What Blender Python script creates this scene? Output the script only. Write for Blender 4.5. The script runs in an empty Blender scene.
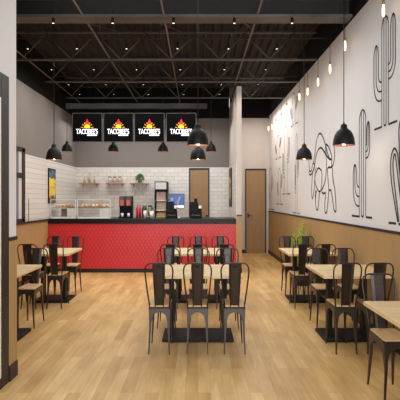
import bpy, math, random
from mathutils import Vector, Matrix
random.seed(7)
S = bpy.context.scene
COL = S.collection
PI = math.pi

def lin(c):
    return tuple(((v/255)/12.92 if v/255 <= .04045 else ((v/255+.055)/1.055)**2.4) for v in c)

# ------------------------------------------------------------------ camera, world, lights, exposure
cam_d = bpy.data.cameras.new('camera')
cam_d.sensor_width = 36; cam_d.sensor_fit = 'HORIZONTAL'
cam_d.lens = 36*480/400
cam_d.shift_x = .005; cam_d.shift_y = -.0025
cam_d.clip_start = .02
cam = bpy.data.objects.new('camera', cam_d); COL.objects.link(cam)
cam.location = (0, 0, 1.5); cam.rotation_euler = (PI/2, 0, 0)
S.camera = cam

wd = bpy.data.worlds.new('sky'); S.world = wd; wd.use_nodes = True
bg = wd.node_tree.nodes['Background']
bg.inputs[0].default_value = (.86, .92, 1.0, 1); bg.inputs[1].default_value = .75

def area(name, loc, rot, sx, sy, power, color):
    l = bpy.data.lights.new(name, 'AREA'); l.shape = 'RECTANGLE'; l.size = sx; l.size_y = sy
    l.energy = power; l.color = color
    o = bpy.data.objects.new(name, l); o.location = loc; o.rotation_euler = rot; COL.objects.link(o)
    return o
# daylight of the shop front behind the camera, and fill lights added under the ceiling, without fixtures
area('storefront_daylight', (.2, -2.2, 2.3), (PI/2, 0, 0), 3.4, 3.4, 235, (.93, .97, 1))
area('dining_fill', (.15, 5.8, 3.74), (0, 0, 0), 2.2, 3.6, 28, (.95, .98, 1))
area('counter_fill', (-1.2, 8.4, 3.74), (0, 0, 0), 3.0, 2.2, 40, (.97, .98, 1))
area('kitchen_fill', (-1.2, 11.2, 3.3), (0, 0, 0), 3.4, .8, 30, (.97, .98, 1))
area('hall_fill', (1.42, 11.4, 3.7), (0, 0, 0), .7, 2.4, 26, (1, .95, .9))  # fill added to lift the dark hall, no lamp hangs there
SPOT_W, PEND_W, BULB_E = 11, 1.1, 3.0
S.view_settings.view_transform = 'Standard'
S.view_settings.look = 'None'
S.view_settings.gamma = 1
S.view_settings.use_curve_mapping = False
S.view_settings.exposure = 0.4
S.cycles.use_denoising = True
S.cycles.max_bounces = 8
S.cycles.transparent_max_bounces = 16
S.cycles.sample_clamp_indirect = 4

# ------------------------------------------------------------------ materials
def new_mat(name):
    m = bpy.data.materials.new(name); m.use_nodes = True
    return m, m.node_tree.nodes, m.node_tree.links, m.node_tree.nodes['Principled BSDF']

def mat(name, rgb, rough=.6, metal=0, var=.06, scale=20, bump=0, spec=.5, emit=None, emit_s=0):
    m, n, l, b = new_mat(name)
    c = lin(rgb)
    b.inputs['Roughness'].default_value = rough
    b.inputs['Metallic'].default_value = metal
    b.inputs['Specular IOR Level'].default_value = spec
    tc = n.new('ShaderNodeTexCoord'); nz = n.new('ShaderNodeTexNoise')
    nz.inputs['Scale'].default_value = scale; nz.inputs['Detail'].default_value = 3
    l.new(tc.outputs['Object'], nz.inputs['Vector'])
    r = n.new('ShaderNodeValToRGB')
    r.color_ramp.elements[0].position = .3; r.color_ramp.elements[1].position = .7
    r.color_ramp.elements[0].color = tuple(v*(1-var) for v in c)+(1,)
    r.color_ramp.elements[1].color = tuple(min(1, v*(1+var)) for v in c)+(1,)
    l.new(nz.outputs['Fac'], r.inputs['Fac']); l.new(r.outputs['Color'], b.inputs['Base Color'])
    if bump:
        bp = n.new('ShaderNodeBump'); bp.inputs['Strength'].default_value = bump; bp.inputs['Distance'].default_value = .01
        l.new(nz.outputs['Fac'], bp.inputs['Height']); l.new(bp.outputs['Normal'], b.inputs['Normal'])
    if emit:
        b.inputs['Emission Color'].default_value = lin(emit)+(1,)
        b.inputs['Emission Strength'].default_value = emit_s
    return m

def wood(name, rgb, axis='Y', scale=6, var=.18, rough=.5, stretch=.12):
    m, n, l, b = new_mat(name)
    c = lin(rgb)
    tc = n.new('ShaderNodeTexCoord'); mp = n.new('ShaderNodeMapping')
    sc = [1, 1, 1]; sc['XYZ'.index(axis)] = stretch
    mp.inputs['Scale'].default_value = sc
    l.new(tc.outputs['Object'], mp.inputs['Vector'])
    nz = n.new('ShaderNodeTexNoise'); nz.inputs['Scale'].default_value = scale*4; nz.inputs['Detail'].default_value = 5
    nz.inputs['Distortion'].default_value = .6
    l.new(mp.outputs['Vector'], nz.inputs['Vector'])
    r = n.new('ShaderNodeValToRGB')
    r.color_ramp.elements[0].position = .28; r.color_ramp.elements[1].position = .72
    r.color_ramp.elements[0].color = tuple(v*(1-var) for v in c)+(1,)
    r.color_ramp.elements[1].color = tuple(min(1, v*(1+var)) for v in c)+(1,)
    l.new(nz.outputs['Fac'], r.inputs['Fac']); l.new(r.outputs['Color'], b.inputs['Base Color'])
    b.inputs['Roughness'].default_value = rough
    return m

def floor_mat():
    m, n, l, b = new_mat('oak_floorboards')
    geo = n.new('ShaderNodeNewGeometry'); mp = n.new('ShaderNodeMapping')
    mp.inputs['Rotation'].default_value = (0, 0, PI/2)
    l.new(geo.outputs['Position'], mp.inputs['Vector'])
    br = n.new('ShaderNodeTexBrick'); br.offset = .37; br.offset_frequency = 2
    br.inputs['Scale'].default_value = 1
    br.inputs['Brick Width'].default_value = .85; br.inputs['Row Height'].default_value = .1
    br.inputs['Mortar Size'].default_value = .0012; br.inputs['Mortar Smooth'].default_value = .3
    br.inputs['Bias'].default_value = 0
    br.inputs['Color1'].default_value = lin((230, 193, 132))+(1,)
    br.inputs['Color2'].default_value = lin((206, 163, 102))+(1,)
    br.inputs['Mortar'].default_value = lin((180, 140, 90))+(1,)
    l.new(mp.outputs['Vector'], br.inputs['Vector'])
    mp2 = n.new('ShaderNodeMapping'); mp2.inputs['Scale'].default_value = (9, .9, 1)
    l.new(geo.outputs['Position'], mp2.inputs['Vector'])
    nz = n.new('ShaderNodeTexNoise'); nz.inputs['Scale'].default_value = 2.4; nz.inputs['Detail'].default_value = 6
    nz.inputs['Distortion'].default_value = .8
    l.new(mp2.outputs['Vector'], nz.inputs['Vector'])
    r = n.new('ShaderNodeValToRGB')
    r.color_ramp.elements[0].position = .3; r.color_ramp.elements[1].position = .7
    r.color_ramp.elements[0].color = (.86, .84, .80, 1); r.color_ramp.elements[1].color = (1.05, 1.05, 1.05, 1)
    l.new(nz.outputs['Fac'], r.inputs['Fac'])
    mx = n.new('ShaderNodeMix'); mx.data_type = 'RGBA'; mx.blend_type = 'MULTIPLY'; mx.inputs[0].default_value = 1
    l.new(br.outputs['Color'], mx.inputs[6]); l.new(r.outputs['Color'], mx.inputs[7])
    l.new(mx.outputs[2], b.inputs['Base Color'])
    # slow mottling of the oak, running with the boards
    mp3 = n.new('ShaderNodeMapping'); mp3.inputs['Scale'].default_value = (5, 1.6, 1)
    l.new(geo.outputs['Position'], mp3.inputs['Vector'])
    n3 = n.new('ShaderNodeTexNoise'); n3.inputs['Scale'].default_value = 1.1; n3.inputs['Detail'].default_value = 4
    l.new(mp3.outputs['Vector'], n3.inputs['Vector'])
    r3 = n.new('ShaderNodeValToRGB')
    r3.color_ramp.elements[0].position = .35; r3.color_ramp.elements[1].position = .65
    r3.color_ramp.elements[0].color = (.86, .83, .78, 1); r3.color_ramp.elements[1].color = (1.03, 1.03, 1.03, 1)
    l.new(n3.outputs['Fac'], r3.inputs['Fac'])
    m3 = n.new('ShaderNodeMix'); m3.data_type = 'RGBA'; m3.blend_type = 'MULTIPLY'; m3.inputs[0].default_value = 1
    l.new(mx.outputs[2], m3.inputs[6]); l.new(r3.outputs['Color'], m3.inputs[7])
    l.new(m3.outputs[2], b.inputs['Base Color'])
    b.inputs['Roughness'].default_value = .42
    b.inputs['Specular IOR Level'].default_value = .35
    return m

def tile_mat(name, axis, bw=.2):
    """white subway tiles; axis = the horizontal world axis of the wall"""
    m, n, l, b = new_mat(name)
    geo = n.new('ShaderNodeNewGeometry'); sp = n.new('ShaderNodeSeparateXYZ'); cb = n.new('ShaderNodeCombineXYZ')
    l.new(geo.outputs['Position'], sp.inputs[0])
    l.new(sp.outputs[axis], cb.inputs['X']); l.new(sp.outputs['Z'], cb.inputs['Y'])
    br = n.new('ShaderNodeTexBrick')
    br.inputs['Scale'].default_value = 1
    br.inputs['Brick Width'].default_value = bw; br.inputs['Row Height'].default_value = .094
    br.inputs['Mortar Size'].default_value = .005; br.inputs['Mortar Smooth'].default_value = .2
    br.inputs['Color1'].default_value = lin((226, 219, 210))+(1,)
    br.inputs['Color2'].default_value = lin((214, 206, 197))+(1,)
    br.inputs['Mortar'].default_value = lin((186, 178, 170))+(1,)
    l.new(cb.outputs[0], br.inputs['Vector'])
    l.new(br.outputs['Color'], b.inputs['Base Color'])
    bp = n.new('ShaderNodeBump'); bp.invert = True; bp.inputs['Strength'].default_value = .4; bp.inputs['Distance'].default_value = .004
    l.new(br.outputs['Fac'], bp.inputs['Height']); l.new(bp.outputs['Normal'], b.inputs['Normal'])
    b.inputs['Roughness'].default_value = .3
    return m

def scale_tile_mat():
    """red counter front with a relief of small lozenge tiles"""
    m, n, l, b = new_mat('red_lozenge_tiles')
    geo = n.new('ShaderNodeNewGeometry'); sp = n.new('ShaderNodeSeparateXYZ')
    l.new(geo.outputs['Position'], sp.inputs[0])
    def diag(sgn):
        a = n.new('ShaderNodeMath'); a.operation = 'MULTIPLY'; a.inputs[1].default_value = 13
        c = n.new('ShaderNodeMath'); c.operation = 'MULTIPLY'; c.inputs[1].default_value = 8*sgn
        l.new(sp.outputs['X'], a.inputs[0]); l.new(sp.outputs['Z'], c.inputs[0])
        s = n.new('ShaderNodeMath'); s.operation = 'ADD'; l.new(a.outputs[0], s.inputs[0]); l.new(c.outputs[0], s.inputs[1])
        p = n.new('ShaderNodeMath'); p.operation = 'PINGPONG'; p.inputs[1].default_value = .5
        l.new(s.outputs[0], p.inputs[0])
        return p
    p1, p2 = diag(1), diag(-1)
    mn = n.new('ShaderNodeMath'); mn.operation = 'MINIMUM'; l.new(p1.outputs[0], mn.inputs[0]); l.new(p2.outputs[0], mn.inputs[1])
    r = n.new('ShaderNodeValToRGB')
    r.color_ramp.elements[0].position = 0; r.color_ramp.elements[1].position = .16
    r.color_ramp.elements[0].color = lin((178, 36, 41))+(1,); r.color_ramp.elements[1].color = lin((208, 48, 53))+(1,)
    l.new(mn.outputs[0], r.inputs['Fac']); l.new(r.outputs['Color'], b.inputs['Base Color'])
    bp = n.new('ShaderNodeBump'); bp.inputs['Strength'].default_value = .35; bp.inputs['Distance'].default_value = .01
    l.new(mn.outputs[0], bp.inputs['Height']); l.new(bp.outputs['Normal'], b.inputs['Normal'])
    b.inputs['Roughness'].default_value = .35
    return m

def glass_mat(name, tint=(235, 240, 240), clear=.88):
    m, n, l, b = new_mat(name)
    out = n['Material Output']
    tr = n.new('ShaderNodeBsdfTransparent'); tr.inputs[0].default_value = lin(tint)+(1,)
    gl = n.new('ShaderNodeBsdfGlossy'); gl.inputs['Roughness'].default_value = .05
    mx = n.new('ShaderNodeMixShader'); mx.inputs[0].default_value = 1-clear
    l.new(tr.outputs[0], mx.inputs[1]); l.new(gl.outputs[0], mx.inputs[2]); l.new(mx.outputs[0], out.inputs['Surface'])
    return m

def poster_mat(name, stops, z0, z1):
    """abstract picture: soft colour bands broken up by noise along the height"""
    m, n, l, b = new_mat(name)
    geo = n.new('ShaderNodeNewGeometry'); sp = n.new('ShaderNodeSeparateXYZ'); l.new(geo.outputs['Position'], sp.inputs[0])
    mr = n.new('ShaderNodeMapRange'); mr.inputs[1].default_value = z0; mr.inputs[2].default_value = z1
    l.new(sp.outputs['Z'], mr.inputs[0])
    nz = n.new('ShaderNodeTexNoise'); nz.inputs['Scale'].default_value = 7; nz.inputs['Detail'].default_value = 2
    l.new(geo.outputs['Position'], nz.inputs['Vector'])
    sb = n.new('ShaderNodeMath'); sb.operation = 'SUBTRACT'; sb.inputs[1].default_value = .5; l.new(nz.outputs['Fac'], sb.inputs[0])
    ml = n.new('ShaderNodeMath'); ml.operation = 'MULTIPLY_ADD'; ml.inputs[1].default_value = .55
    l.new(sb.outputs[0], ml.inputs[0]); l.new(mr.outputs[0], ml.inputs[2])
    r = n.new('ShaderNodeValToRGB'); r.color_ramp.interpolation = 'CONSTANT'
    while len(r.color_ramp.elements) < len(stops): r.color_ramp.elements.new(.5)
    for e, (p, c) in zip(r.color_ramp.elements, stops):
        e.position = p; e.color = lin(c)+(1,)
    l.new(ml.outputs[0], r.inputs['Fac']); l.new(r.outputs['Color'], b.inputs['Base Color'])
    b.inputs['Roughness'].default_value = .5
    return m

M = {
 'floor': floor_mat(),
 'white_paint': mat('white_wall_paint', (228, 226, 225), .7, var=.01, scale=2),
 'hall_paint': mat('hall_wall_paint', (206, 194, 184), .7, var=.015, scale=2),
 'taupe_paint': mat('taupe_wall_paint', (124, 115, 107), .75, var=.05, scale=1.2),
 'black_paint': mat('black_ceiling_paint', (20, 17, 16), .9, var=.1, scale=3, spec=.2),
 'deck': mat('dark_roof_deck', (60, 53, 50), .85, var=.15, scale=5, spec=.2),
 'steel': mat('dark_truss_steel', (90, 83, 79), .55, metal=.2, var=.1),
 'pipe': mat('grey_brown_conduit', (122, 110, 102), .5, metal=.2, var=.1),
 'girder': mat('black_girder_steel', (30, 26, 25), .7, var=.1),
 'beam': mat('dark_brown_beam', (28, 24, 22), .65, var=.05, spec=.2),
 'flange': mat('grey_flange_painted_light', (86, 79, 75), .55, var=.35, scale=1.6),  # paler than the web and patchy: caught highlights put into the colour
 'trim_black': mat('black_trim', (34, 28, 26), .5, var=.1),
 'tile_x': tile_mat('subway_tiles_back', 'X'),
 'tile_y': tile_mat('subway_tiles_side', 'Y', 2.4),
 'wainscot': wood('oak_wainscot', (176, 142, 94), 'Z', 3, .06, .55),
 'door': wood('brown_door_veneer', (160, 123, 82), 'Z', 4, .09, .5),
 'red': scale_tile_mat(),
 'stone': mat('black_stone_worktop', (18, 15, 15), .35, var=.3, scale=40, spec=.25),
 'tabletop': wood('pale_maple_tabletop', (226, 196, 148), 'X', 4, .14, .4),
 'seat': wood('pale_wood_seat', (214, 178, 128), 'Y', 5, .12, .45),
 'chair': mat('dark_bronze_chair_metal', (47, 35, 28), .4, metal=.4, var=.12, scale=12),
 'base': mat('black_table_metal', (22, 17, 16), .55, var=.1, spec=.25),
 'lamp': mat('black_lamp_enamel', (13, 11, 10), .5, var=.08, spec=.25),
 'copper': mat('copper_lamp_lining', (118, 76, 58), .45, metal=.2, var=.05),
 'bulb': mat('lit_pendant_bulb', (255, 240, 215), .3, emit=(255, 236, 210), emit_s=9),
 'spot_lens': mat('lit_spot_lens', (255, 250, 240), .3, emit=(255, 240, 222), emit_s=3),
 'edison': mat('lit_filament_bulb', (255, 214, 160), .3, emit=(255, 205, 150), emit_s=BULB_E),
 'brass': mat('brass_socket', (150, 110, 60), .4, metal=.6),
 'ink': mat('black_mural_paint', (36, 32, 31), .8, var=.05),
 'ink_soft': mat('grey_mural_paint', (112, 104, 99), .8, var=.05),
 'screen': mat('black_screen', (5, 4, 6), .6, var=.02, spec=.05),
 'frame': mat('black_plastic', (9, 8, 8), .5, var=.05, spec=.15),
 'grey_frame': mat('grey_bezel', (92, 82, 76), .5, var=.05),
 'logo_white': mat('lit_white_logo', (250, 250, 250), .5, emit=(255, 255, 255), emit_s=.85),
 'logo_red': mat('lit_red_logo', (225, 24, 18), .5, emit=(230, 20, 14), emit_s=.9),
 'logo_yellow': mat('lit_yellow_logo', (250, 205, 20), .5, emit=(255, 205, 16), emit_s=.9),
 'logo_gold': mat('lit_gold_logo', (190, 140, 40), .5, emit=(200, 140, 40), emit_s=.7),
 'glass': glass_mat('clear_glass', (254, 254, 254), .992),
 'case_glass': glass_mat('display_case_glass', (250, 251, 250), .97),
 'window_glass': mat('dusky_window_glass', (96, 110, 136), .12, var=.3, scale=3),
 'metal_white': mat('white_enamel', (228, 224, 220), .4, var=.02),
 'chrome': mat('brushed_chrome', (190, 188, 185), .25, metal=.9, var=.04),
 'shelf': wood('oak_shelf', (190, 152, 110), 'X', 5, .12),
 'bread': mat('baked_crust', (226, 184, 142), .7, var=.2, scale=30),
 'bread_dark': mat('dark_baked_crust', (200, 148, 106), .7, var=.2, scale=30),
 'bag': mat('brown_paper_bag', (120, 84, 66), .8, var=.2, scale=14),
 'juice': mat('red_drink', (178, 84, 62), .3, emit=(210, 80, 50), emit_s=.06, var=.2),
 'red_plastic': mat('red_plastic', (196, 40, 44), .4),
 'dark_plastic': mat('dark_brown_plastic', (66, 52, 48), .4),
 'grey_tin': mat('grey_tin', (128, 118, 112), .4, metal=.4),
 'leaf': mat('green_leaves', (66, 112, 40), .6, var=.45, scale=25),
 'fern': mat('bright_fern_leaves', (164, 180, 74), .6, var=.35, scale=18),
 'vine': mat('grey_green_vine', (150, 150, 130), .7, var=.2),
 'moss': mat('yellow_green_moss', (120, 122, 50), .8, var=.4, scale=60),
 'amber': mat('amber_glass', (190, 168, 146), .3, var=.15),
 'jar': mat('pale_glass_jar', (206, 196, 184), .2, var=.05),
 'cork': mat('cork_lid', (150, 112, 78), .8, var=.2),
 'goods_pink': mat('pink_packets', (214, 180, 172), .6, var=.3, scale=30),
 'goods_tan': mat('tan_packets', (206, 178, 156), .6, var=.3, scale=30),
 'goods_yellow': mat('yellow_packets', (196, 172, 96), .6, var=.3, scale=30),
 'pos_blue': mat('blue_lit_display', (26, 66, 140), .3, emit=(30, 90, 190), emit_s=.12, var=.8, scale=11),
 'pos_pale': mat('pale_display_graphic', (120, 160, 206), .4, emit=(190, 214, 240), emit_s=.05),
 'pos_red': mat('red_display_graphic', (196, 60, 56), .4, emit=(200, 60, 60), emit_s=.1),
 'paper': mat('white_paper', (245, 244, 240), .6, var=.02),
 'pot': mat('dark_clay_pot', (44, 38, 36), .7),
 'poster_left': poster_mat('blue_and_yellow_picture', [(0, (150, 70, 60)), (.12, (60, 50, 44)), (.2, (226, 186, 54)), (.44, (200, 150, 40)), (.5, (232, 200, 70)), (.72, (40, 66, 84)), (.82, (70, 116, 140)), (.93, (30, 44, 60))], 1.42, 2.13),
 'poster_right': poster_mat('gold_and_black_picture', [(0, (40, 34, 30)), (.2, (176, 146, 84)), (.5, (120, 98, 60)), (.68, (190, 164, 110)), (.85, (48, 42, 38))], 1.4, 2.1),
}

_b = M['chair'].node_tree.nodes['Principled BSDF']; _b.inputs['Coat Weight'].default_value = .18; _b.inputs['Coat Roughness'].default_value = .22
# ------------------------------------------------------------------ mesh helpers
class MB:
    def __init__(s): s.v = []; s.f = []; s.sm = []; s.mi = []; s.cur = 0
    def add(s, vs, fs, smooth=False):
        o = len(s.v); s.v += [tuple(p) for p in vs]
        for f in fs: s.f.append([i+o for i in f]); s.sm.append(smooth); s.mi.append(s.cur)
        return s
    def box(s, x0, x1, y0, y1, z0, z1):
        vs = [(x0,y0,z0),(x1,y0,z0),(x1,y1,z0),(x0,y1,z0),(x0,y0,z1),(x1,y0,z1),(x1,y1,z1),(x0,y1,z1)]
        return s.add(vs, [(0,3,2,1),(4,5,6,7),(0,1,5,4),(1,2,6,5),(2,3,7,6),(3,0,4,7)])
    def hexa(s, bot, top):
        """eight corners: four at the bottom, four at the top"""
        return s.add(list(bot)+list(top), [(0,3,2,1),(4,5,6,7),(0,1,5,4),(1,2,6,5),(2,3,7,6),(3,0,4,7)])
    def tube(s, pts, r, n=8, closed=False, smooth=True):
        pts = [Vector(p) for p in pts]; N = len(pts); rings = []
        up = None
        for i, p in enumerate(pts):
            if closed: t = pts[(i+1) % N]-pts[i-1]
            else: t = pts[min(i+1, N-1)]-pts[max(i-1, 0)]
            t.normalize()
            if up is None:
                a = Vector((0, 0, 1)) if abs(t.z) < .9 else Vector((1, 0, 0))
                up = (a - t*a.dot(t)).normalized()
            else:
                up = (up - t*up.dot(t)).normalized()
            sd = t.cross(up)
            rr = r[i] if isinstance(r, (list, tuple)) else r
            rings.append([p + (up*math.cos(2*PI*k/n) + sd*math.sin(2*PI*k/n))*rr for k in range(n)])
        vs = [q for rg in rings for q in rg]; fs = []
        for i in range(N if closed else N-1):
            j = (i+1) % N
            for k in range(n):
                k2 = (k+1) % n
                fs.append((i*n+k, i*n+k2, j*n+k2, j*n+k))
        s.add(vs, fs, smooth)
        if not closed:
            o = len(s.v)-len(vs)
            s.f.append([o+k for k in range(n)][::-1]); s.sm.append(False); s.mi.append(s.cur)
            s.f.append([o+(N-1)*n+k for k in range(n)]); s.sm.append(False); s.mi.append(s.cur)
        return s
    def lathe(s, prof, cx=0, cy=0, cz=0, n=24, smooth=True):
        """profile of (radius, z) turned about a vertical axis"""
        vs = []; fs = []
        for r, z in prof:
            for k in range(n):
                a = 2*PI*k/n; vs.append((cx+r*math.cos(a), cy+r*math.sin(a), cz+z))
        for i in range(len(prof)-1):
            for k in range(n):
                k2 = (k+1) % n
                fs.append((i*n+k, i*n+k2, (i+1)*n+k2, (i+1)*n+k))
        return s.add(vs, fs, smooth)
    def prism(s, poly, a, b, plane='XZ'):
        """polygon extruded between a and b along the third axis"""
        def P(u, w, t): return (u, t, w) if plane == 'XZ' else ((t, u, w) if plane == 'YZ' else (u, w, t))
        N = len(poly)
        vs = [P(u, w, a) for u, w in poly]+[P(u, w, b) for u, w in poly]
        fs = [list(range(N)), list(range(N, 2*N))[::-1]]
        for i in range(N):
            j = (i+1) % N; fs.append((i, i+N, j+N, j))
        return s.add(vs, fs)
    def blob(s, c, rx, ry, rz, n=10, m=7, jit=0):
        prof = []
        vs = []; fs = []
        for i in range(m+1):
            th = PI*i/m
            for k in range(n):
                a = 2*PI*k/n; j = 1+random.uniform(-jit, jit)
                vs.append((c[0]+rx*math.sin(th)*math.cos(a)*j, c[1]+ry*math.sin(th)*math.sin(a)*j, c[2]+rz*math.cos(th)*j))
        for i in range(m):
            for k in range(n):
                k2 = (k+1) % n
                fs.append((i*n+k, (i+1)*n+k, (i+1)*n+k2, i*n+k2))
        return s.add(vs, fs, True)
    def build(s, name, m, parent=None, bevel=0, fix=True):
        me = bpy.data.meshes.new(name); me.from_pydata(s.v, [], s.f)
        me.polygons.foreach_set('use_smooth', s.sm)
        me.materials.append(m); me.update()
        if fix:
            import bmesh
            bm = bmesh.new(); bm.from_mesh(me); bmesh.ops.recalc_face_normals(bm, faces=bm.faces[:]); bm.to_mesh(me); bm.free()
        o = bpy.data.objects.new(name, me); COL.objects.link(o)
        if parent is not None: o.parent = parent
        if bevel:
            bv = o.modifiers.new('bevel', 'BEVEL'); bv.width = bevel; bv.segments = 2; bv.limit_method = 'ANGLE'
        return o

def tag(o, label=None, cat=None, group=None, kind=None):
    if label: o['label'] = label
    if cat: o['category'] = cat
    if group: o['group'] = group
    if kind: o['kind'] = kind
    return o
def thing(name, label, cat, loc=(0, 0, 0), rz=0, group=None):
    o = bpy.data.objects.new(name, None); COL.objects.link(o)
    o.empty_display_size = .1
    o.location = loc; o.rotation_euler = (0, 0, rz)
    return tag(o, label, cat, group)
def struct(name, mb, m, label=None, cat=None, bevel=0):
    return tag(mb.build(name, m, bevel=bevel), label, cat, None, 'structure')
def kids(o): return [c for c in bpy.data.objects if c.parent == o]
def dup(root, loc, rz=0, label=None, group=None):
    r = root.copy(); COL.objects.link(r); r.location = loc; r.rotation_euler = (0, 0, rz)
    if label: r['label'] = label
    if group: r['group'] = group
    for ch in kids(root):
        c = ch.copy(); COL.objects.link(c); c.parent = r
        for g in kids(ch):
            d = g.copy(); COL.objects.link(d); d.parent = c
    return r

# ------------------------------------------------------------------ the room
XR, XL, XP = 1.97, -3.06, -1.553          # right wall, left wall, entrance wall
YK, YH, YP = 12.1, 13.3, 9.75            # kitchen wall, hall wall, end of the partition
ZT, ZD = 3.79, 4.3                       # top of the light walls, roof deck
struct('floor', MB().box(XL-.2, XR+.2, -3, YH+.2, -.1, 0), M['floor'], 'pale oak plank floor', 'floor')
deck = MB().box(XL-.2, XR+.2, -3, YH+.2, ZD+.04, ZD+.12)
for i in range(34):                       # ribs of the corrugated deck
    x = XL + .15*i
    deck.prism([(x, ZD+.04), (x+.02, ZD), (x+.07, ZD), (x+.09, ZD+.04)], -3, YH, 'XZ')
struct('ceiling', deck, M['deck'], 'dark corrugated roof deck', 'ceiling')

# right wall: white above, oak panelling below, black strip under the deck
wr = struct('wall_right', MB().box(XR, XR+.15, -3, YH, 0, ZT), M['white_paint'], 'white right wall carrying the line mural', 'wall')
struct('trim_1', MB().box(XR, XR+.15, -3, YH, ZT, ZD+.04), M['black_paint'], 'black band above the right wall', 'trim')
struct('trim_2', MB().box(XR-.02, XR, -3, YH, .1, 1.155), M['wainscot'], 'oak panelling along the right wall', 'panelling')
struct('trim_3', MB().box(XR-.03, XR, -3, YH, 1.155, 1.18), M['trim_black'], 'black cap rail on the right panelling', 'trim')
struct('baseboard_right', MB().box(XR-.03, XR, -3, YH, 0, .1), M['trim_black'], 'black baseboard of the right wall', 'baseboard')
# hall end
struct('wall_back', MB().box(.886, XR, YH, YH+.15, 0, 3.74), M['hall_paint'], 'pale wall at the end of the hall', 'wall')
struct('trim_4', MB().box(.886, XR, YH, YH+.15, 3.74, ZD+.04), M['black_paint'], 'black band above the hall end wall', 'trim')
struct('baseboard_back', MB().box(.9, 1.30, YH-.015, YH, 0, .1), M['trim_black'], 'black baseboard left of the hall door', 'baseboard')
# partition between kitchen and hall
struct('wall_partition', MB().box(.786, .885, YP, YH+.15, 0, ZT), M['hall_paint'], 'pale partition wall beside the counter', 'wall')
struct('trim_5', MB().box(.783, .89, YP-.012, YP, .1, 1.155), M['wainscot'], 'oak panel on the end of the partition', 'panelling')
struct('trim_6', MB().box(.78, .893, YP-.018, YP, 1.155, 1.18), M['trim_black'], 'black cap on the partition end panel', 'trim')
struct('baseboard_partition', MB().box(.783, .893, YP-.016, YP, 0, .1), M['trim_black'], 'black baseboard of the partition end', 'baseboard')
struct('trim_7', MB().box(.776, .786, YP+.001, YK, 0, 2.295), M['tile_y'], 'white tiles on the kitchen side of the partition', 'tiling')
# kitchen back wall
struct('wall_kitchen', MB().box(XL, .786, YK, YK+.15, 0, 3.53), M['taupe_paint'], 'taupe kitchen back wall', 'wall')
struct('trim_8', MB().box(XL, .786, YK, YK+.15, 3.53, ZD+.04), M['black_paint'], 'black band above the kitchen wall', 'trim')
struct('trim_9', MB().box(XL, .776, YK-.012, YK, 0, 2.295), M['tile_x'], 'white subway tiles on the kitchen wall', 'tiling')
# left wall with its window
wl = MB().box(XL-.15, XL, 8.45, YK+.15, 0, 3.53).box(XL-.15, XL, 4.1, 6.9, 0, 3.53).box(XL-.15, XL, 6.9, 8.45, 2.39, 3.53).box(XL-.15, XL, 6.9, 8.45, 0, 1.08)
struct('wall_left', wl, M['taupe_paint'], 'taupe left wall', 'wall')
struct('trim_10', MB().box(XL-.15, XL, 4.1, YK+.15, 3.53, ZD+.04), M['black_paint'], 'black band above the left wall', 'trim')
struct('trim_11', MB().box(XL, XL+.012, 8.45, YK-.012, 1.1, 2.295), M['tile_y'], 'white tiles along the left wall', 'tiling')
struct('trim_12', MB().box(XL, XL+.02, 4.2, 9.72, .1, 1.07), M['wainscot'], 'oak panelling along the left wall', 'panelling')
struct('trim_13', MB().box(XL, XL+.05, 4.2, 9.72, 1.07, 1.098), M['trim_black'], 'black cap rail on the left panelling', 'trim')
struct('baseboard_left', MB().box(XL, XL+.03, 4.2, 9.72, 0, .1), M['trim_black'], 'black baseboard of the left wall', 'baseboard')
w1 = thing('window_1', 'black framed window in the left wall beside the tiles', 'window', (XL, 7.68, 1.1)); w1['kind'] = 'structure'
fr = MB()
y0, y1, z0, z1 = -.78, .77, 0, 1.29
fr.box(-.02, .02, y0, y0+.07, z0, z1).box(-.02, .02, y1-.13, y1, z0, z1).box(-.02, .02, y0, y1, z0, z0+.06).box(-.02, .02, y0, y1, z1-.07, z1)
fr.box(-.02, .015, y0, y1, .76, .85).box(-.02, .015, -.05, 0, z0, z1)
fr.build('window_frame', M['trim_black'], w1)
MB().box(-.012, -.004, y0+.05, y1-.05, .03, .8).build('pane', M['window_glass'], w1)
MB().box(-.012, -.004, y0+.05, y1-.05, .82, 1.26).build('pane', M['window_glass'], w1)
MB().box(-.003, .006, y1-.27, y1-.13, .06, .76).box(-.003, .006, y1-.27, y1-.13, .85, 1.22).build('reveal', M['hall_paint'], w1)

# entrance wall close on the left, with the black framed glass door
we = MB().box(XP-.15, XP, 3.94, 4.1, 0, ZT).box(XP-.15, XP, -3, 3.94, 2.5, ZT).box(XP-.15, XP, -3, 1.6, 0, 2.5)
struct('wall_entrance', we, M['white_paint'], 'white entrance wall close on the left', 'wall')
struct('wall_return', MB().box(XL-.15, XP-.15, 4.0, 4.1, 0, ZD), M['white_paint'], 'return wall behind the entrance wall', 'wall')
struct('trim_14', MB().box(XP, XP+.006, 3.94, 4.1, .13, 1.155), M['wainscot'], 'oak panel beside the entrance door', 'panelling')
struct('trim_15', MB().box(XP, XP+.012, 3.94, 4.1, 1.155, 1.185), M['trim_black'], 'black cap rail beside the entrance door', 'trim')
struct('baseboard_entrance', MB().box(XP, XP+.014, 3.94, 4.1, 0, .13), M['trim_black'], 'black baseboard beside the entrance door', 'baseboard')
struct('trim_16', MB().box(XP-.15, XP, -3, 4.1, ZT, ZD+.04), M['black_paint'], 'black band above the entrance wall', 'trim')
d1 = thing('door_1', 'black framed glass entrance door at the left edge', 'door', (XP, 2.77, 0)); d1['kind'] = 'structure'
f = MB()
f.box(-.12, .004, 1.01, 1.17, 0, 2.5).box(-.12, .004, -1.17, -1.01, 0, 2.5).box(-.12, .004, -1.01, 1.01, 2.3, 2.5)
f.box(-.09, 0, -.05, .05, .1, 2.3).box(-.12, .004, -1.01, 1.01, 0, .09)
f.build('door_frame', M['trim_black'], d1, bevel=.006)
MB().box(-.06, -.05, -1.01, 1.01, .09, 2.3).build('pane', M['glass'], d1)
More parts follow.
